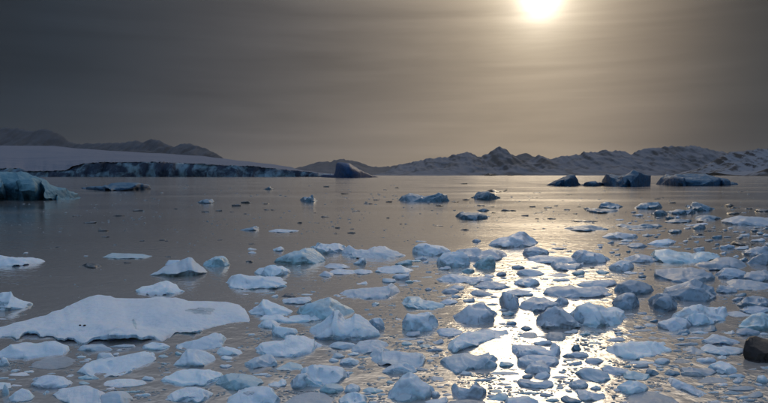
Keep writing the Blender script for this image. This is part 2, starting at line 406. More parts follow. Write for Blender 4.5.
    for _ in range(int(facets * (1 if p >= 2 else .25) * (6 + min(30, wpx * .3)))):                 # broken faces: flatten small areas of the skin
        v0 = V[up_[rnd.randrange(len(up_))]].copy()
        nn = (v0 - ctr) / ext ** 2 * ext.min(); nn /= np.linalg.norm(nn) + 1e-9
        nn = nn + np.array([rnd.uniform(-.35, .35) for _k in range(3)]); nn /= np.linalg.norm(nn)
        rho = rnd.uniform(.18, .48) * min(Wm, 6 * zmax + .2 * Wm); dl = rnd.uniform(.015, .06) * min(Wm, 3.2 * zmax)
        d_ = V - v0; dist_ = np.linalg.norm(d_, axis=1); h_ = d_ @ nn + dl
        w_ = np.clip((1 - dist_ / rho) * 4, 0, 1) * (h_ > 0) * (V[:, 2] > -.02)
        V -= np.outer(w_ * np.minimum(h_, 1.7 * dl), nn)
    vs = [Vector(v) for v in V]
    c = gp((x0 + x1) / 2, base); c.z = 0
    vs = [v - c for v in vs]
    fs = [f_[::-1] for f_ in fs]
    o = link(name, vs, fs, M[mat]); o.location = c
    o.data.set_sharp_from_angle(angle=R(38))
    if parent: o.parent = parent; o.location = c - parent.location
    else:
        o['label'] = label; o['category'] = cat
        if group: o['group'] = group
    return o
_seed = [0]
def ice(label, pts, base, r=.5, p=2.4, u=.06, mat='ice', front=None, group=None, name='ice_floe', cat='ice floe', **kw):
    _seed[0] += 1
    return ice_body(name, pts, base, r, p, u, mat, front, _seed[0], label=label, group=group, cat=cat, **kw)
def berg(label, pts, base, mat='berg', **kw):
    kw.setdefault('facets', .3)
    return ice(label, pts, base, mat=mat, name='iceberg', cat='iceberg', **kw)

CL = {
 'sun': """long low grey floe before the rounded pale block
grey floe with two low humps next to the long low one
small grey lump tucked under the long low floe
lumpy oval floe right below the dark peaked one
long smooth bar of ice behind the boat-shaped floe
jagged-topped floe with small spikes, beside the boat-shaped one
diamond-shaped grey floe at the end of the jagged-topped one
rounded back of ice behind the diamond-shaped floe
small crumbly lump before the long smooth bar
ragged dark lump next to the small crumbly lump
blue lens of ice with a dark end, alone beyond the jagged-topped floe
low strip of ice before the diamond-shaped floe
small round lump beside the steep pale mound
dark little lump behind the stepped-tail blue floe
small oval lump before the grey floe with two low humps
pointed dark sliver with a raised middle, beyond the ridged faceted floe
thin grey lump behind the pointed dark sliver
grey almond-shaped piece between the seal-like floe and the frosty slab
small oval piece at the foot of the seal-like floe
round-shouldered lump pressed against the rounded peaked floe
low grey back of ice behind the rounded peaked floe
small knob of ice at the tail of the rounded peaked floe
low wide lump directly before the broad block with raised corner
small domed lump, middle of the pile before the broad block
smallest flat piece, frontmost of the pile before the broad block
dark saddle-shaped piece in front of the pile of lumps
grey rounded back rising before the saddle-shaped piece
narrow pale bar beside the broad block with raised corner
small oval disc of ice behind the smooth oval floe
pale half-sunk lump before the smooth oval floe""",
 'sheet': """thin teal strip of ice awash on the dark open water
@small grey pancake of ice before the long undercut white slab
@small grey pancake of ice before the long undercut white slab
@small grey pancake of ice before the long undercut white slab
@small grey pancake of ice before the long undercut white slab
thin flat sliver before the boat-shaped floe
thin film of ice beside the grey loaf-shaped floe
thin grey sheet awash in front of the large rounded blue floe
pale shelf of ice awash at the end of the teal-sided block
wide thin slush sheet before the teal-sided block
small grey shard beside the steep pale mound
pale awash sheet behind the broad block with raised corner
sheet of clear ice at the foot of the dark-based rounded floe
wide flat sheet beside the blocky blue floe with pointed corner
thin flat strip beyond the large angular floe
small thin strip between the angular floe and the snow-topped one
narrow flat strip behind the slanting sinking bar""",
 'fore': """teal knob of ice at the foot of the large rounded blue floe
small low pale lens between the broad floe and the knobbed floe
small white pointed piece beside the low ragged white sheet
upright pale splinter near the small pointed white piece
grey-blue back of ice adjoining the low ragged white sheet
low pale strip along the edge of the broad flat floe
small cloud-shaped white lump beside the wedge-shaped floe
tiny pale wafer beside the big rounded white floe with a step
pale bar of ice with a dark sliver behind it, beyond the domed floe
long low wavy strip before the wide domed floe
small dark-bottomed slab before the long wavy strip
spiky little piece with one upright corner
brightly lit small lump behind the two-peaked floe
flat pale toe of ice at the foot of the two-peaked floe
low split block in front of the square-ended floe""",
 'pack': """small grey back of ice alone before the dense pack
rounded lump at the corner of the square-shouldered block
dark thin strip leading up to the glassy teal floe
long wavy pale floe with bright tips behind the square-shouldered block
rounded floe filling the gap beside the square-shouldered block
broad crumpled floe between the square-shouldered block and the long thick slab
small pale wedge at the end of the broad crumpled floe
low grey floe behind the small pale wedge
smooth blue back of ice on the open-water side of the pack
pale tilted floe behind the rounded gap-filling one
flat rough floe between the tilted pale one and the low grey one
jagged pale floe behind the pointed blue floe near the rock
flat ice shelf before the jagged pale floe
teal round-bellied floe at the end of the long thick slab
rounded knob of ice beyond the sloping slab of the joined pair""",
 'far': """thin blue sliver of ice just behind the hump-and-tail blue floe
small ragged blue lump with a spike, alone on the open water
tiny dark blue lump on open water off the end of the ice cliff
small wedge-shaped teal lump on open water off the flat-topped iceberg
low grey-teal double lump beside the thin white plate
blue dome-topped lump sitting behind a dark flat sheet near the icebergs
long dark-edged sheet of ice before the blue dome-topped lump
long low lens of ice next to a straight dark log-like piece
thin wavy bar of ice between the low lens and the pack
square-topped blue lump at the far edge of the pack
small bright-edged lump touching the square-topped one
flat-topped grey piece joining two blue lumps
blue lump with steep side and sloping tail, before the long iceberg
low grey lump before the steep-sided sloping one
long thin strip of ice before the flat-topped grey piece
thin low blue-grey strip beside the long thin strip""",
 'dark': """dark ledge of clear ice just behind the dome-shaped blue floe
straight dark log-like piece of ice on the water
@small dark ice chunk on the water before the long iceberg
@small dark ice chunk on the water before the long iceberg
@small dark ice chunk on the water before the long iceberg
dark awash chunk alone on still water beyond the broad floe
grey lump half hidden behind the tent-shaped floe
dark sliver behind the pale bar beyond the domed floe
dark grey flat chunk beyond the glassy teal floe
black chunk of ice with a paler tail behind the pack
dark grey strip between the long thick slab and the pointed blue floe
small dark chunk in bright glitter beside the dark-based rounded floe
dark flat piece before the sloping slab of the joined pair
small dark upright chunk beside the broad block with raised corner
dark thin curved piece by the banana-like floe
@small dark rough chunk on brown slushy water
@small dark rough chunk on brown slushy water
thin dark line of ice before the snow-topped floe by the rock""",
}
CL = {k: iter(v.split('\n')) for k, v in CL.items()}
def c(cls, pts, base, **kw):
    if cls == 'dark': kw.setdefault('mat', 'dark' if base < 300 else 'deep')
    if cls == 'sheet': kw.setdefault('mat', 'slush'); kw.setdefault('r', .92)
    if cls == 'sun': kw.setdefault('mat', 'grey')
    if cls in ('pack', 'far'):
        kw['mat'] = 'deep' if base < 233 and kw.get('mat') != 'white' else 'bluegrey'  # pieces far off and in the pack take the dimmed colours
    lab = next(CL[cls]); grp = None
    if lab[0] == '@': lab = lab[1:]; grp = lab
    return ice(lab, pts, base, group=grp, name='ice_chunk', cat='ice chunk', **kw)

# --- icebergs
berg('broad crumpled pale teal iceberg with a dark hollow at its waterline', '-46,203 -38,188 -26,177 -14,172.5 0,174 10,172.6 20,173 30,173.4 37,175.5 43,179.5 47,185 53,187.5 60,187.5 66,186 74,187 81,188.5 86,193 88,198', 200.5, r=.3, p=2.6, u=.18, mat='bergpale', rough=1.8)
berg('low flat-topped teal iceberg with a dark undercut foot below the ice cliff', '82,188 88,186.5 100,186 108,185 114,183 125,182.3 142,182.7 148,184.5 150.5,189', 190.8, r=.3, p=4, u=.25, mat='berg', rough=.5)
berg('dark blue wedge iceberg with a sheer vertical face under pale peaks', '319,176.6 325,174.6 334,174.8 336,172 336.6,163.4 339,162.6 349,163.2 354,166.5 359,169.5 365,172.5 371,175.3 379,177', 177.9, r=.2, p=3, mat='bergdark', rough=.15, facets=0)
berg('blue wedge iceberg rising to a flat-topped point, left of a low ice saddle', '546,185.3 556,180 565,176.6 569,174.6 574.5,174.8 576,178 578,182.5 581,185.3', 186.2, r=.2, p=2.6, rough=1.0)
berg('low dark ice ledge lying between the pointed iceberg and the blocky one', '580,185.4 586,181.6 595,181 600,182.5 606,184.5', 186.4, r=.2, p=3, rough=.5)
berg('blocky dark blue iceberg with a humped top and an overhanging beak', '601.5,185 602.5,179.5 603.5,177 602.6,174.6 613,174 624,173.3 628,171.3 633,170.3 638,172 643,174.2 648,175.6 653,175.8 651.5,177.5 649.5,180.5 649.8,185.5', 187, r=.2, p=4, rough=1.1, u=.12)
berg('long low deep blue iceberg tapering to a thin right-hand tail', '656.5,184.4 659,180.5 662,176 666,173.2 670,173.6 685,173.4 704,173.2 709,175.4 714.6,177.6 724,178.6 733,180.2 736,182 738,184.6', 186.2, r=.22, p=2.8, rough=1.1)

# --- far lumps
ice('twin-humped blue floe beyond the golden open water', '399,200 403,196 410,192.5 418,192 424,196 432,195 442,191 450,191.5 455,193 453.5,198 450,201', 202, r=.3, mat='deep')
ice('dome-shaped deep blue floe with a small dark ledge behind', '471,197.5 475,193 480,191 488,190 495,193 500.5,198', 200, r=.3, mat='deep')
c('dark', '486,191 492,189 498,191 502,190.2 507.5,189.4', 192.3, r=.3)
ice('blue floe with a rounded hump and long thin tail to one side', '456,216 460,212 468,211 478,212 486,214.3 490,216.5', 220, r=.35, mat='deep')
c('far', '477,210 484,208.5 490,210', 212)
c('far', '300,199.5 304,197 309,196 313,194.5 316,199 319,200.5', 202, r=.3, mat='teal')
c('far', '264,189 270,186.5 274,189', 190, mat='teal'); c('far', '197,202 204,199 212,198 214.5,202.6', 203.6, mat='teal')
c('far', '239,230 248,228 256,226 261,228', 231, mat='teal')
ice('thin white plate of ice alone on open water', '268,231 278,229 290,229.5 299,230.5', 232.4, r=.5, mat='white')
c('far', '598,208 602,203 608,201.5 616,203.5 623,206.5', 208.8); c('far', '584,208 592,207 600,209 612,209 621,211', 213.2, mat='grey')
c('far', '563,228.5 575,226.5 590,225 600,227 609,229', 231.3, mat='grey'); c('dark', '572,220.5 575,219.2 590,220.4 602,221.2', 222.3, r=.3)
c('far', '616,225 622,223.5 632,225.5 645,225 655,226', 228, mat='grey'); c('far', '634,208 642,203 650,202.5 658,202 663,207', 209.3)
c('far', '650,213 656,210 664,210 668,214', 216.3); c('far', '666,211.5 680,208 694,208 697,212', 215, mat='grey')
c('far', '685,206.5 690,202 696,201 704,205 712,207 715,209', 211.5); c('far', '694,218 704,214.5 716,216 722,218', 220, mat='grey')
c('far', '663,222 675,219 690,219 692.5,221', 223, mat='grey'); c('far', '636,226 645,223 658,224 663,226', 228, mat='grey')
ice('broad low blue-grey floe beyond the dense pack, near the long iceberg', '720,221.5 728,217 740,215.5 756,217 775,218 792,222', 226.5, mat='bluegrey')
c('dark', '724,205 730,203.4 735,206', 207); c('dark', '726,213 735,211.6 741,213', 214.4); c('dark', '753,210.5 760,208.4 768,209 774,211', 212)

# --- middle distance, left
ice('smooth white floe with dark teal undercut, reaching out of the picture', '-18,266 -8,257 2,254 10,255 20,257 30,257 38,259 45,262', 267.5, r=.5, u=.3, mat='white', front='-18,267 5,267.5 20,267 35,264.5 45,262.2')
c('sheet', '102,257 112,253 125,253.5 140,254 151,256', 259, r=.7, mat='teal'); c('dark', '81,265 86,263 94,263.5 101,265', 268, r=.6)
ice('sharp-peaked white floe like a small tent, dark at the waterline', '149,275 155,272 165,266 175,263 184,259 187,257.6 190,258 195,263 201,267 206,272', 276.6, r=.35, p=1.35, u=.2, facets=0, rough=.45)
c('dark', '163,265 168,260 176,259.3 184,261', 266, mat='grey'); ice('grey-blue rounded floe just behind the tent-shaped floe', '200,264 205,259 212,257 222,256 227,259 230.5,264', 268, mat='teal')
ice('low white floe with a rounded knob, between tent-shaped floe and broad floe', '131,289.5 142,286 152,285 160,282 166,280.8 173,284 178,289 186,292', 296, r=.5, mat='white', u=.2)
ice('long smooth whale-back floe with bright white toe', '217,285 225,281 233,275 245,272 256,271.5 268,273 280,277 289,281 289.6,285', 290.5, r=.5, u=.15)
ice('blue floe half hidden behind the long whale-back floe', '253,271 262,267 270,263.5 278,264 288,269 291,273', 277)
ice('large rounded blue floe with a flat wet shelf along its front', '273,261 278,253 288,249.5 297,248.5 305,246.5 315,248 322,252 327,258 328,262', 264.5, mat='teal', p=2.2)
ice('crumpled white floe behind the rounded blue one', '310,247 317,241 325,240.5 335,242 343,245 348,250', 254)
ice('long white slab with a thick dark undercut along its whole edge', '341,256 344,250 350,245.5 356,248.5 368,250 375,246 384,246 392,250 402,254 409.5,257', 260.3, u=.35, mat='white')
ice('tiny white upright ice fin standing in the water like a bird', '352,263 358,261 361,257 364,257.6 367,263', 265, mat='white', name='ice_chunk', cat='ice chunk')
for q in (('324,266 330,263.5 342,264 350,267', 269), ('318,275 325,271 335,274', 277), ('326,272 338,269 352,270 358,272', 275), ('350,271 360,269 370,270 374,272', 274.3)):
    c('sheet', *q, r=.75, mat='grey')
ice('low grey floe with a bright nick at one end', '372,271 378,267 390,266.5 400,264.6 407,268 414,270', 274)

# --- middle distance, centre
ice('pale floe with a squared hump at its outer end', '411,251 415,243 425,242.5 432,245 442,246 450,249 452,253', 256)
ice('long grey slab running behind the rounded block', '448,254 455,249 466,248 478,247.5 483,251 492,249 500,250 508,253 513,256', 262, mat='grey')
ice('rounded pale block with sheer face and dark teal waterline', '437,263 439,257 444,253 452,252 462,252 468,255 472,260 473.5,264', 268, r=.35, p=3.6, u=.15, mat='ice')
ice('saddle-backed blue floe touching the rounded pale block', '473,266 477,261 484,257.5 490,255 496,257 498,262 496,267', 269, mat='teal')
c('sun', '434,279 442,275 452,274 465,276 480,276 490,278 494,281', 283); c('sun', '474,286 482,282 492,281 503,283 511,287', 289)
c('sun', '448,288 455,285 464,286 466,288', 290)
ice('dark peaked floe standing out against the sun glitter', '489,245 493,241 500,238 508,237 514,234 520,231 524,231 531,237 538,242', 248, p=1.6, mat='grey')
for q in (('520,253 526,248.5 535,247 545,246.5 548,250 550,253', 257), ('525,262 530,257 540,255 555,256 575,258 590,259.5', 264),
          ('570,256 574,252 578,250 584,250 592,251 600,252 608,257 612,261', 264.5), ('608,267 614,263 622,260 630,261 636,265', 272),
          ('622,260 630,255.5 640,254 652,256 660,262', 263.5), ('517,273 522,269 530,269 540,271 545,274', 276.5), ('513,283 520,279 528,278 534,277 538,280 541,284', 286.5),
          ('602,236 610,232 617,231 624,233 630,234 636,234 640,237', 239.5), ('576,284 588,281 600,280 614,280 619,284', 287.5)): c('sun', *q)
ice('dark curved floe with upturned ends like a boat', '551,266 554,261 562,262.5 570,265 578,262 584,260 585.5,265', 272, mat='grey', front='551,266.5 560,271 575,270.5 585.5,266')
c('sheet', '549,275 560,273.5 571,274.5', 277, mat='grey'); c('pack', '627,245 635,242.5 643,243 649,246', 248); c('pack', '614,290 622,283 632,280 642,281 652,285 655,290', 296)

# --- middle distance, right pack
c('dark', '648,244 658,240 670,238.5 677,241', 245.5, mat='grey')
ice('long glassy teal floe with bright wet glints, in the pack', '650,256 656,250 668,249 682,251 695,252 706,250 718,251 721,256', 264.5, mat='teal', r=.55)
c('pack', '640,259 650,257 664,260', 262); c('pack', '690,266 700,262 712,262 720,258 730,257 738,259 746,263 750,267', 270.5, mat='ice')
ice('big square-shouldered blue block in the middle of the pack', '656,276 657,267 664,265.5 680,265.5 695,267 708,270 718,275 722,280', 284.5, r=.5, p=3.4, mat='bluegrey')
c('pack', '716,274 724,268 734,268 746,271 752,276', 280); c('pack', '664,297 668,287 682,284 692,281 697,279 705,282 716,285 722,293', 303.5, mat='ice')
c('pack', '716,289 722,284.5 732,287 742,292', 294); c('pack', '722,283 735,279.5 750,280 770,283 780,288', 291)
c('pack', '742,252 752,248 765,245 780,250', 258); c('pack', '748,263 756,257 764,253.5 778,258', 266, mat='ice'); c('pack', '738,275 750,271 768,270 780,276', 282)
c('dark', '731,243 737,240 746,241 757,243', 245.4)
c('pack', '739,304 748,298 755,295.5 765,297 777,301', 310); c('pack', '740,309 750,304 762,305 777,308', 314)
c('pack', '650,300 655,296 662,292 672,293 680,299 682,306', 312, mat='teal')
ice('long thick slab with a lit ledge along its side and teal foot', '671,317 671.6,304 678,301 690,301.5 705,303 718,304.5 727,306 730,313 736,318', 328, r=.5, p=3.6, front='671,318 685,323 697,328 715,325.5 728,321 736,318.4')
ice('smooth grey loaf-shaped floe beside the long thick slab', '660,326 661,319 667,317 680,317 688,319 694,324', 331.3, r=.5, p=3, mat='grey')
ice('pointed blue floe partly out of the picture above the dark rock', '742,326 748,320 756,314 764,312.5 775,315 786,322', 332, p=1.8, mat='teal')
c('sheet', '643,318 650,315.5 658,317', 319.5); c('dark', '728,312 740,311 754,315', 317, r=.8, mat='grey')

# --- near, left
ice('small rounded pale floe at the edge, behind the broad flat floe', '-16,311 -8,296 0,292 8,292 12,297 18,300 27,301.5 30.5,304', 311, u=.15)
big = ice('broad flat snow-white floe, the largest of all, with a long thin tongue', '-80,346 -40,338 0,327 20,322 45,315.4 60,310.4 72,303.9 80,300.9 90,298.9 110,298.9 130,299.4 150,299.4 165,299.6 182,301.4 200,301.4 220,302 232,304.4 238,309 243,315 244.5,320', 345, r=.84, p=5, u=.1, mat='white', rough=1.0, facets=.8, hump=.11,
   front='-80,347 -40,342.5 10,337.5 34,335 38,338.5 55,341 78,344.5 100,345.5 128,343.5 150,341 175,336 190,332 215,328 244.5,322.5')
ice('large smooth rounded blue floe in front of the broad flat floe', '-10,357 0,348.5 8,343 25,340.5 37,341 50,341.5 62,346 67,349.5 69.5,353', 361.5, r=.5, p=2.6, u=.12)
c('fore', '-8,365 -2,357 2,358 5.5,364.5', 367); c('fore', '73,349.5 80,345.5 88,344 98,344 105,347 109.5,349.5', 352.4)
c('sheet', '24,367 32,361.5 45,359 62,357 72.5,360', 369)
knobbed = ice('pale floe carrying a square knob and a raised tongue', '73,371 77,366 85,363 92,360.5 100,358.5 110.5,356.5 118,354.6 126,355 135,351 142,348 151,347 154,350 154.6,356', 377, r=.55, front='73,372 90,377 110,377.3 128,375 138,369 154.6,359')
boulder = ice('grey boulder-like floe with one patch of snow on top', '24,382 27,378 32,375.5 42,374.5 52,375.5 60,376.5 66,378 69.5,382', 390.4, mat='grey', p=2.6)
c('fore', '0,400 6,396 12,391 17,388.5 23,390 29.5,396', 401.5, mat='white'); c('fore', '-4,392 0,383 3,388 4,394', 396)
ice('low white sheet of ice with a ragged edge, next to the grey boulder-like floe', '28,396 35,391.5 45,390.5 60,388 72,386.5 82,386 90,388.5 97,391 104,396', 412, r=.8, p=4, mat='white', front='28,396.5 50,395 58,400 70,410 95,412 104,398')
c('fore', '88,404 98,395 108,391.5 118,391 125,393 130,399', 409, mat='ice')
ice('thin white wafer of ice lying before the knobbed floe', '97,384 105,380.5 115,379 128,379 138,380 143.5,383', 387.5, r=.8, p=3, mat='white')
c('fore', '138,349 142,345 150,342 160,343 168,346', 350.5)
ice('long floe with its blunt end turned up, against the broad floe', '167,349 175,345 185,342 195,340 205,336 212,332.5 219,332.5 224,337 226,343', 351.5)
ice('wedge-shaped smooth blue floe with a crisp upper edge', '171,365 176,360 182,353 186,349.5 195,349.5 205,351 212,354 215.5,358', 367.3, p=1.9)
c('fore', '214,353 217,347.5 222,346 230,347.5 238,350 242.5,354', 356.2, mat='white')
ice('wide rounded blue floe with thin ice shelving around it', '157,381 163,375 172,371 185,369 197,366.5 208,368 218,371 223,376', 387.3)
ice('glassy pale floe with a bright glint, next to the wide rounded one', '212,381 220,376 228,373 238,373.5 248,375 258,378 262.5,383', 392, mat='teal')
ice('low smooth white floe shaped like a tongue', '152,400 160,395 170,389.5 178,386.5 190,386.5 203,387 208,391 212.5,396', 404.6, mat='white')
pocketed = ice('lumpy white floe with a painted dark pocket in its top', '209,404 220,397 230,391 240,386 252,383 262,386 274,389 279,395 280.5,403', 413)
ice('small tilted pale floe with dark water under its edge', '238,367 245,362 254,357.5 265,354.5 272,355 275,361 275.6,366', 369.6, u=.25)
ice('big rounded white floe with a step in its back', '242,352 250,347 262,342 275,340 283,340 285,336 290,334 300,336 312,340 323,343.5 327.5,350', 360.5, mat='white', u=.12)
ice('block of ice with sheer teal side and white cap', '299,374 302,365 306,364 318,364.5 325,363.5 333,364.5 343,368 352,368 361,368 362.5,374', 388.5, r=.4, p=4, front='299,378 303,387.5 318,388.5 335,383.5 350,381 362.5,376')
c('sheet', '287,386 292,379 298,374 305,373 306,385', 389.5, mat='ice'); c('sheet', '282,403 295,396 310,393 322,394 334,399', 411)
ice('small glassy lump at the foot of the teal-sided block', '318,390 321,385 326,383 335,383.5 341,386 343.5,390', 394.3, mat='teal', name='ice_chunk', cat='ice chunk')
ice('small white cap-like lump resting against a larger rounded one', '343,390 347,385 352,383.5 358,385.5 361.5,390', 394, mat='white', name='ice_chunk', cat='ice chunk')
ice('rounded glassy floe below the white cap-like lump', '334,405 340,398 347,394 355,392 364,395 369.5,402', 411)
c('fore', '330,357 335,353 341,353.5 345.5,356', 358.4)
ice('low white floe between the two-peaked floe and the square-ended one', '347,351 354,346 360,341.5 370,340 378,340 386,342 392,348', 353.4, mat='white')

# --- near, centre
ice('pale floe with one sharp tooth at its end', '241,314 250,309 257,306 262,299.5 266,300 272,303 280,306 290,310 296.5,314', 317.5)
ice('wide blue domed floe behind the two-peaked floe', '294,314 300,307 308,301 318,298 328,297 334,300 342,305 350,308 355,312 356.5,316', 322, mat='teal')
c('fore', '279,303 283,298 295,297 308,296.5 312.5,300', 304.5); c('dark', '280,296.5 286,293.5 298,295.5', 297.5)
ice('very long smooth white floe with a small horn at one end', '327,296 335,293 345,290.5 360,288.5 378,287.5 386,286 390,283 394,286 400,291 400.5,295', 302.4, mat='white', r=.55, front='327,297 340,301 360,302.4 380,301.4 400.5,297')
c('fore', '256,320 265,315 275,314 288,316 295,315 305,313 316,311 322,315 323.5,319', 322.5); c('fore', '256,325 264,319.5 272,320 279.5,324', 328.5)
c('fore', '271,334 271.6,323 277,326 286,325.5 294,328 298.5,334', 338.5)
ice('two-peaked white floe with bright sunlit edges', '307,333 312,327 320,323 328,317 333,311 337,310.5 341,315 344,320 350,318 354,314 358,315 366,320 372,326 377,330 379.5,335', 341.5, p=1.6, mat='white', r=.4, rough=.6, facets=.3)
c('fore', '368,321 374,318 380,317.6 384,321 384.6,328', 330.5, mat='white'); c('fore', '327,345 335,341.5 350,341.5 357,345', 349.3)
ice('broad square-ended floe with dark underside at its corner', '368,360 370,352 375,348 382,347 385,351.5 395,351 410,351.5 420,353 427.5,356', 368, front='368,362 376,366 390,365 410,369 420,372 427.5,358', u=.25, p=3, r=.6)
c('fore', '372,371 374,367 384,367.5 395,363.5 405,362.5 413,366 417.5,371', 375.5)
ice('steep pale mound of ice, hollow with dark gaps on one side', '385,398 392,390 398,382 404,375 410,372 415,374 424,382 432,386 436.5,392', 400.5, r=.4, p=1.9)
ice('low lens-shaped floe at the front of the steep mound', '388,399 396,394 404,389 414,387 420,388 424,394', 402.6)
c('sun', '429,395 434,391 438,391.5 441.5,395', 398); c('sheet', '431,380 434,376 445,377.5 447.5,380', 381.6, mat='grey')
ice('long rough-topped block pointed at one end like a loaf', '438,361 442,359 447,357 456,354 466,353 476,354.5 487,353 495,351 498,353 500.5,360', 373, front='438,362 448,370 455,374 475,371 492,370.5 500.5,365', mat='ice', p=2.8)
ice('tilted rough slab of frosty ice with a dark lower edge', '449,348 450,343 455,339 465,333 475,330 490,329.5 500,330 508,329.6 511,332', 354, r=.7, p=4, front='449,349.5 455,353.5 470,349 485,345 500,340.5 511,334')
ice('grey floe with two ears, like a crouching cat', '451,391 451.6,382 455,381.6 457,386 465,388 470,389 474,384 478,379.6 482,384 487,387 487.5,392', 400.3, mat='grey', r=.35)
ice('flat grey floe below the cat-like floe', '440,409 452,401 470,400 485,401 490.5,407', 413, mat='slush', r=.7)
ice('blue floe with a rounded hump and stepped tail', '402,303 406,298 411,295 417,296 424,300 432,301 440,303 448,306 454.5,308.4', 311.4, mat='teal')
c('sun', '440,302 447,299 455,299.5 458.5,302', 304.3); c('sun', '441,292 446,288.5 455,288.5 460.5,291', 294.2); c('sun', '469,293 476,290 483,290.5 494.5,294', 296.3); c('sun', '473,286 490,284 505,285 511.5,287', 289.3)
ice('faceted grey-blue floe with a ridge across its top', '450,317 457,311 465,306 475,302.5 484,302 490,307 498,311 502.5,316', 325.5, front='450,317.5 458,322 475,325.5 490,323.5 502.5,318', mat='grey', p=2)
ice('humped blue floe shaped like a seal, by the faceted one', '395,329 402,324 405,315 410,312.5 420,312 432,312 439,316 441.5,322 440,329', 332.5, p=2.4)
c('sun', '435,332 441,328.5 453,328 463.5,331', 337, r=.6); c('sun', '405,333.5 411,330.5 420,331 421.5,334', 337)

# --- near, right of centre
ice('rounded peaked floe with long low flank in the sun glitter', '519,308 524,302 531,295 538,293 545,297 553,301 562,303 565.5,308', 312.5, mat='grey')
c('sun', '500,299 504,292 512,291 519,297 521.5,306', 310); c('sun', '504,294 510,290 520,289 532,291 536.5,294', 296.4)
ice('long straight bar of grey-blue ice behind the joined pair', '543,293 548,288 560,286 580,285.5 598,286 610,289 616.5,293.5', 298.5, mat='grey', p=3)
c('sun', '556,301 562,296.5 568,299 570.5,303', 305.2)
ice('rounded dark-based floe, left half of the big joined pair', '534,320 538,317 545,313 550,307 556,305 563,308 572,312 580,319 584.5,326', 331, mat='grey', u=.2)
ice('wide sloping slab, right half of the big joined pair', '572,313 580,306 590,302 600,303 615,305 625,310 628,316 633.5,321', 328.3, mat='ice', r=.65, front='572,316 583,326.5 600,327.5 615,325.5 633.5,321.5')
c('sheet', '519,337 526,332.5 535,332.5 541.5,336', 338.4); c('sheet', '545,337 552,332 562,332 571.5,336', 341)
c('pack', '612,302 620,296 628,293 636,293 641,298 641.5,305', 310); c('dark', '521,328.5 527,325.5 534.5,328.5', 330.3); c('dark', '594,331 602,329 609.5,332', 333.4, r=.8)
ice('broad block with raised corner in the brightest glitter', '513,351 515,344 522,344 535,344.5 552,347 555,343.5 561,344 562.5,354', 358.6, mat='grey', p=3.4, front='513,352.5 520,358 545,358 562.5,357')
for q in (('518,366 521,357 530,354.5 545,355 556,357 561.5,361', 368.4), ('526,371 530,365 537,361 545,360 552,364 555.5,370', 374.4), ('535,377 540,373 548,371.5 553.5,375.5', 379.3),
          ('518,382 523,378 530,378 536,381 545,380 554,380 555.5,385', 389.4), ('504,409 510,397 520,394.5 530,396 539,400 542.5,406', 413), ('562,357 570,353.5 580,351.5 589,352 591.5,355.6', 358.6),
          ('587,361 590,358 600,358 606.5,360.5', 364.2), ('571,386 574,380 580,379 588,381 592.5,386', 389.5)): c('sun', *q)
c('dark', '572,350 576,345 580,344 583.5,349', 351.4)
ice('smooth oval floe with a pale back, among the glitter brash', '576,372 580,368.5 588,367 600,369 610,373 614.5,376', 384, front='576,373 590,380.5 602,383.6 614.5,379')
ice('long bent floe curving like a banana', '575,393 580,389 588,390 598,393 606,392 611.5,396', 401.4, mat='grey')
ice('thin slanting bar of grey ice by the banana-like floe', '602,366 608,364 618,367 630,369 639.5,371.6', 375.4, mat='grey')
ice('large pale angular floe lying alone on brown water', '602,350 612,346 622,342 633,338 645,340 655,341 666,340 675,345 675.5,349', 359.6, p=2)
ice('blocky blue floe with a dark pointed corner', '620,389 622,382 630,380 640,381 648,384 652.5,389', 395.5, p=3)
c('dark', '562,396.5 568,395 575,398 588,401.5', 404); c('sheet', '628,399 640,392 655,392 675,397 682.5,402.5', 407)
ice('slanting blue-grey bar of ice sinking at one end', '670,382 674,377 682,378 692,384 702,389 712,393 715.5,398', 401.5, front='670,383.5 685,390.5 700,396.5 715.5,401', mat='grey')
ice('low rough dark-blue floe next to a snowy one', '681,372 688,366.5 700,365.5 712,368 720.5,371.5', 377.5, mat='slush')
ice('low snow-topped floe with a pointed end near the dark rock', '710,368.5 716,364 724,361 732,363 740,368 745.5,371.4', 374.4, mat='white')
c('dark', '647,373 651,369 657,369.5 663.5,373.4', 376.2); c('dark', '666,373 672,369 680,371 684.5,373.5', 376.2); c('sheet', '686,348.5 695,346 705,350 711.5,352', 354.3)
ice('thin white slab with a sharp raised corner, touching the dark rock', '705,341 711,337 716,332.5 725,335 735,338.5 752.5,342', 346, mat='white', p=3, u=.2)
ice('thin grey-white slab below the sharp-cornered one', '704,347.5 712,343.5 725,345 740,347.5 752.5,350.5', 355.4, r=.6)
c('sheet', '676,361.5 684,358.5 695.5,361', 363.2); c('sheet', '702,381.5 712,377 724,378 732.5,381', 383.5); c('dark', '726,393 735,390.5 748.5,393', 394.6, r=.8)
ice('pale lump of ice in the dark water before the rock', '761,381 763,375.6 768,375 775,381', 384, name='ice_chunk', cat='ice chunk')

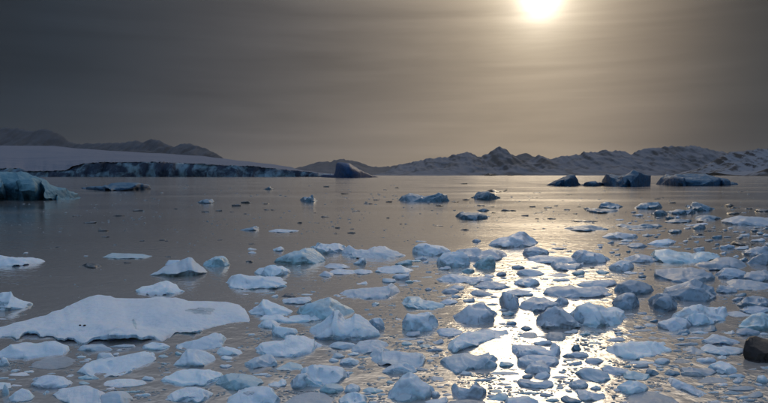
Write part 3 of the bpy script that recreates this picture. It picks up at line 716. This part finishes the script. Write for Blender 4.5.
# --- the wet rock, dark specks and far rocks
rk = ice_body('wet_rock', '747.5,360 748,352 748.6,345 750.5,339 754,336.2 762,335.6 772,336.6 784,340 795,348 800,360', 364, .45, 4, .05, 'rock', None, 77, .8, label='dark brown wet rock standing out of the water beside white ice slabs', cat='rock')
from mathutils.bvhtree import BVHTree
def surf(o): return BVHTree.FromPolygons([v.co for v in o.data.vertices], [tuple(p_.vertices) for p_ in o.data.polygons])
def patch(o, name, cx_, cy_, rx, ry, mat, lift=.012, rot=0.0, **props):       # a thin skin lying on a floe
    tr_ = surf(o); org = cam.location - o.location; vs, fs, n = [], [], 22
    for q, (rr, lf) in enumerate(((0, 1), (.45, 1), (.8, .9), (1, -.35))):
        for i in range(n if q else 1):
            a = 2 * math.pi * i / n
            w_ = 1 + .7 * noise.noise(Vector((math.cos(a) * 1.6, math.sin(a) * 1.6, cx_))) + .25 * noise.noise(Vector((math.cos(a) * 4, math.sin(a) * 4, cx_)))
            dx, dy = rx * rr * w_ * math.cos(a), ry * rr * w_ * math.sin(a)
            h = tr_.ray_cast(org, ray(cx_ + dx - rot * dy, cy_ + dy + rot * dx).normalized())
            if h[0] is None: return None
            vs.append(h[0] + h[1] * lift * lf if h[1].dot(org) > 0 else h[0] - h[1] * lift * lf)
    for i in range(n): fs.append((0, 1 + i, 1 + (i + 1) % n))
    for q in range(2):
        for i in range(n): fs.append((1 + q * n + i, 1 + q * n + n + i, 1 + q * n + n + (i + 1) % n, 1 + q * n + (i + 1) % n))
    return link(name, vs, fs, M[mat], o, **props)
ice_body('ice_knob', '92.6,361.5 93.4,355 97,352.6 107,352.6 110.6,356 111.6,361', 362, .4, 4, .02, 'white', None, 301, .5, parent=knobbed)
patch(big, 'melt_pool', 201, 311, 15, 3.0, 'pool', .004, label='shallow blue-grey melt pool')
patch(big, 'crack', 134.5, 323.5, 1.1, 5.0, 'teal', .004, -.35)
patch(boulder, 'snow_patch', 45, 377.2, 12, 1.6, 'white', .012, .03, label='patch of white snow')
patch(pocketed, 'pocket_shade', 249, 393, 4.8, 2.2, 'grey', .01, label='grey patch painting the dark of a hollow')  # flat skin, the shade of a hollow put into its colour
tree = BVHTree.FromPolygons([v.co for v in big.data.vertices], [tuple(p_.vertices) for p_ in big.data.polygons])
for k, (x, y, wm) in enumerate(((80, 325.4, .055), (84.6, 325.8, .07))):
    hit = tree.ray_cast(cam.location - big.location, ray(x, y).normalized())[0] + big.location
    vs = [(hit.x + wm * (.5 + .1 * (i % 3)) * math.cos(i * math.pi / 4) * sc, hit.y + wm * .45 * math.sin(i * math.pi / 4) * sc, hit.z + zz * wm) for sc, zz in ((.9, -.15), (1, .15), (.55, .42)) for i in range(8)]
    fs = [(l * 8 + i, l * 8 + (i + 1) % 8, l * 8 + 8 + (i + 1) % 8, l * 8 + 8 + i) for l in range(2) for i in range(8)] + [tuple(range(16, 24)), tuple(range(7, -1, -1))]
    link('stone', vs, fs, M['rock'], label='small dark stone lying on the broad white floe', category='stone', group='stones on the broad floe')
for pts_, b_ in (('484.5,175.62 486,174 488,173.2 491,174 495.5,174.3 496,175.6', 175.74), ('507,175.64 510,174.8 513,175.1 514,175.62', 175.74)):
    ice_body('rocky_islet', pts_, b_, .2, 2.5, .02, 'rock', None, int(b_ * 10), .4, label='tiny dark rocky islet far off below the pointed peak', cat='islet', group='rocky islets below the peak')

# --- chips of ice: alike meshes, each chip a thing of its own
def blob(k, nu=9, nv=6, flat=.3):
    rnd = random.Random(500 + k); off = Vector((rnd.uniform(-50, 50), rnd.uniform(-50, 50), 0))
    vs, fs = [], []
    sx = rnd.uniform(.75, 1.0); sy = rnd.uniform(.4, .75); ph = rnd.uniform(0, 6)
    for j in range(1, nv):
        a = math.pi * j / nv
        for i in range(nu):
            b = 2 * math.pi * i / nu
            v = Vector((math.sin(a) * math.cos(b), math.sin(a) * math.sin(b), math.cos(a)))
            r_ = 1 + .55 * noise.noise(v * 1.3 + off) + .3 * noise.noise(v * 3 + off)
            v = v * r_; z = v.z * flat * (1.3 + .9 * math.cos(b + ph) * math.sin(a))
            vs.append((v.x * sx * .5, v.y * sy * .5, z * .5 + .03))
    n = len(vs); vs += [(0, 0, flat * .55 + .03), (0, 0, -flat * .5)]
    for j in range(nv - 2):
        for i in range(nu):
            i2 = (i + 1) % nu
            fs.append((j * nu + i, (j + 1) * nu + i, (j + 1) * nu + i2, j * nu + i2))
    for i in range(nu):
        i2 = (i + 1) % nu
        fs.append((n, i, i2)); fs.append((n + 1, (nv - 2) * nu + i2, (nv - 2) * nu + i))
    return vs, fs
CHIP = []
for k in range(10):
    vs, fs = blob(k, flat=.22 + .03 * (k % 5)); row = {}
    for key in ('dark', 'grey', 'ice', 'slush'):
        me = bpy.data.meshes.new('ice_chip'); me.from_pydata(vs, [], fs); me.materials.append(M[key]); me.update()
        me.polygons.foreach_set('use_smooth', [k % 2 == 0] * len(me.polygons)); row[key] = me
    CHIP.append(row)
rnd = random.Random(11)
FAR = ('small dark chip of ice on the open water beyond the floes', 'dark ice chips on the far open water')
NEAR = ('small chip of dull ice between the near floes', 'ice chips between the near floes')
GLIT = ('small dark chip of ice in the golden glitter path', 'ice chips in the glitter path')
def chip(x, y, w, key='dark', tag=FAR):
    P = gp(x, y); o = bpy.data.objects.new('ice_chip', CHIP[rnd.randrange(10)][key]); COL.objects.link(o)
    wm = w * P.y / F
    o.location = (P.x, P.y, 0); o.rotation_euler = (0, 0, rnd.choice((0, math.pi)) + rnd.uniform(-.5, .5))
    o.scale = (wm, wm * rnd.uniform(.8, 1.3) , wm * rnd.uniform(.35, .65))
    o['label'], o['group'] = tag; o['category'] = 'ice chip'
for q in parse('''77,216,10 90,223,14 103,231,12 119,216,12 126,231,6 138,211,12 142,241,6 115,245,5 105,237,10 58,247,6 20,232,5 26,253,6 86,256,6 127,263,9
 176,209,5 206,212,10 219,211,8 236,206,12 246,203,14 232,212,6 245,214,5 167,241,5 163,240,8 220,240,6 252,244,8 168,257,7 252,253,9 250,262,10
 266,204,7 267,210,7 273,210,7 315,213,4 325,217,11 300,223,6 318,223,3 338,228,7 352,233,10 336,234,6 357,211,8 368,204,11 345,194,9 346,198,6 376,200,8 327,187,8 344,184,5
 352,229,5 303,272,6 335,233,5 397,188,5 385,190,5 389,202,8 464,184,8 466,200,8 455,202,8 439,206,12 430,204,7 388,218,4 401,224,3 439,226,10 465,230,10 481,206,11 493,207,6 500,217,4 494,213,5 506,211,12 513,211,8
 533,207,8 548,208,11 539,213,12 525,216,8 537,219,5 552,219,10 567,210,8 566,214,4 575,214,5 579,207,4 537,193,10 569,195,6 563,201,3 537,198,3 556,206,5
 612,245,6 618,246,5 656,243,6 675,246,6 685,243,5 691,239,8 698,246,8 708,242,6 714,246,7 722,241,6 672,232,6 708,231,11 700,235,9 720,232,7 692,236,7
 742,192,4 748,209,10 759,211,8 735,208,8 672,203,10 657,199,9 690,215,5 700,222,8
 429,272,8 437,274,6 404,278,8 436,283,4 434,288,4 420,289,4 412,290,4 462,292,5 456,297,12 494,297,8 521,267,4 535,268,9 541,267,8 552,284,5 560,283,4 575,279,6 590,262,3 592,268,5 587,272,6
 405,338,4 412,339,4 431,346,4 440,342,4 391,315,5 440,318,5 394,306,5 428,309,4 503,310,10 507,316,6 503,324,9 515,327,6 520,334,6 578,345,5 585,350,4 590,343,3 592,346,5
 432,370,5 466,374,14 463,380,4 484,380,5 502,379,8 490,386,5 500,388,6 498,394,5 492,396,12 478,399,6 560,378,5 568,383,9 562,372,8 565,365,7 575,369,5 569,391,8 560,388,10 541,393,6 546,398,5 552,400,7
 609,361,4 615,377,4 600,384,4 606,390,4 571,389,4 634,388,5 645,366,5 655,365,6 660,355,7 668,352,6 690,353,8 687,358,7 663,350,5 676,367,7 672,368,6 700,372,6 650,355,7 740,379,9 735,386,7 727,372,6'''.replace('\n', ' ')):
    x, y, w = q
    if y < 250: chip(x, y, w, 'dark', FAR)
    else: chip(x, y, w, rnd.choice(('dark', 'grey', 'grey') if y < 300 else ('grey', 'ice', 'slush')), GLIT if x < 640 and x > 420 else NEAR)
def free(x, y, m_=1.0):
    return not any(a - 1 < x < b - -1 and interp(p_, x) - m_ < y < bs + m_ for p_, a, b, bs in OCC)
n_ = 0
while n_ < 110:
    x, y = rnd.uniform(-30, 800), 262 + 141 * rnd.random() ** .8
    if x < 230 and y < 350: continue
    if free(x, y, 1.5):
        chip(x, y, rnd.uniform(3, 9) * (.5 + (y - 250) / 160), rnd.choice(('grey', 'slush', 'ice', 'ice')), GLIT if 420 < x < 640 else NEAR); n_ += 1

# --- broken fragments filling the gaps between the floes
FRAG = {'g': ('small broken fragment of grey-blue ice drifting in the sun glitter', 'broken fragments in the sun glitter'),
        'p': ('small broken fragment of blue-grey ice filling gaps in the dense pack', 'broken fragments in the dense pack'),
        'l': ('small broken fragment of pale ice between the near white floes', 'broken fragments between the near white floes'),
        'r': ('small broken fragment of dull ice on the brown water by the rock', 'broken fragments by the rock')}
ZONES = (('g', 400, 640, 240, 403, 100), ('p', 610, 790, 212, 335, 108), ('l', -10, 400, 318, 403, 40), ('r', 625, 760, 336, 403, 30), ('l', 240, 420, 240, 318, 14))
for key, xa, xb, ya, yb, cnt in ZONES:
    n_ = tries = 0
    while n_ < cnt and tries < 4000:
        tries += 1
        x, y = rnd.uniform(xa, xb), rnd.uniform(ya, yb)
        w = rnd.choice((7, 9, 11, 14, 18, 24)) * (.45 + (y - 200) / 230)
        if not (free(x, y, 1) and free(x - w * .4, y, .3) and free(x + w * .4, y, .3)): continue
        hh = w * rnd.choice((.12, .18, .25, .34)); k = rnd.choice((4, 5, 6)); pk = rnd.uniform(.2, .8)
        pts_ = [(x - w / 2, y)] + [(x - w / 2 + w * (i + rnd.uniform(.2, .8)) / k, y - hh * (1 - abs(i / k - pk)) * rnd.uniform(.6, 1)) for i in range(k)] + [(x + w / 2, y)]
        _seed[0] += 1
        ice_body('ice_fragment', ' '.join(f'{a:.2f},{b:.2f}' for a, b in pts_), y + hh * rnd.uniform(.2, .55), rnd.choice((.4, .6, .85)), rnd.choice((1.6, 2.4, 4)), .08,
                 rnd.choice({'g': ('grey', 'grey', 'teal', 'bluegrey'), 'p': ('bluegrey', 'grey', 'deep'), 'l': ('ice', 'white', 'teal'), 'r': ('slush', 'grey', 'ice')}[key]), None, _seed[0], 1.0, label=FRAG[key][0], cat='ice fragment', group=FRAG[key][1])
        n_ += 1

# --- slush: crumbs of ice nobody could count
vs, fs = [], []
def crumb(x, y, w):
    P = gp(x, y); s = w * P.y / F; a = rnd.uniform(0, 6.3); k0 = len(vs); n = rnd.choice((5, 6, 7))
    el_ = rnd.uniform(.4, 1); h = s * rnd.uniform(.08, .22)
    for lev, (sc, z) in enumerate(((1, -.02), (.95, h * .6), (.6, h))):
        for i in range(n):
            b = a + 2 * math.pi * i / n; r_ = s * .5 * sc * (.75 + .5 * rnd.random())
            vs.append((P.x + r_ * math.cos(b), P.y + r_ * el_ * math.sin(b), z))
    for lev in range(2):
        for i in range(n):
            i2 = (i + 1) % n; fs.append((k0 + lev * n + i, k0 + lev * n + i2, k0 + (lev + 1) * n + i2, k0 + (lev + 1) * n + i))
    fs.append(tuple(k0 + 2 * n + i for i in range(n)))
def cluster(x, y, s=3.0):                      # crumbs gather in drifts
    return noise.noise(Vector((x * .03, y * .07, s))) + .5 * noise.noise(Vector((x * .09, y * .2, s)))
tries = 0; made = 0
while made < 7500 and tries < 120000:
    tries += 1
    x, y = rnd.uniform(-60, 840), 184 + 240 * rnd.random() ** .75
    d_ = .12
    if y > 330: d_ = .75
    elif y > 262 and x > 380: d_ = .45
    elif y > 225 and x > 560: d_ = .35
    elif y < 232: d_ = .16
    if x > 630 and y > 340: d_ = 1.0
    if x < 300 and 232 < y < 330: d_ = .03
    if rnd.random() > d_ or cluster(x, y) < rnd.uniform(-.25, .35) or not free(x, y, .5): continue
    crumb(x, y, rnd.choice((1.2, 1.6, 2.2, 3.0, 1.4)) * (.6 + max(0, y - 230) / 220) * (1.6 if y < 232 else 1)); made += 1
link('slush', vs, fs, M['slush'], smooth=False, kind='stuff', label='loose slush and crumbs of ice scattered between the floes', category='slush')

# ------------------------------------------------------------------ haze
m, t, out = material('sea_haze')
pv = t.add('ShaderNodeVolumePrincipled'); pv.inputs['Color'].default_value = (.90, .91, .94, 1)
pv.inputs['Density'].default_value = HAZE; pv.inputs['Anisotropy'].default_value = .35
t.l.new(pv.outputs[0], out.inputs['Volume'])
B, zb, zt = 31000, -9.0, 1250.0
vs = [(sx * B, sy * B, z) for z in (zb, zt) for sx, sy in ((-1, -1), (1, -1), (1, 1), (-1, 1))]
link('haze', vs, [(3, 2, 1, 0), (4, 5, 6, 7), (0, 1, 5, 4), (1, 2, 6, 5), (2, 3, 7, 6), (3, 0, 4, 7)], m, smooth=False, kind='stuff', label='thin even sea haze over the whole bay', category='haze')
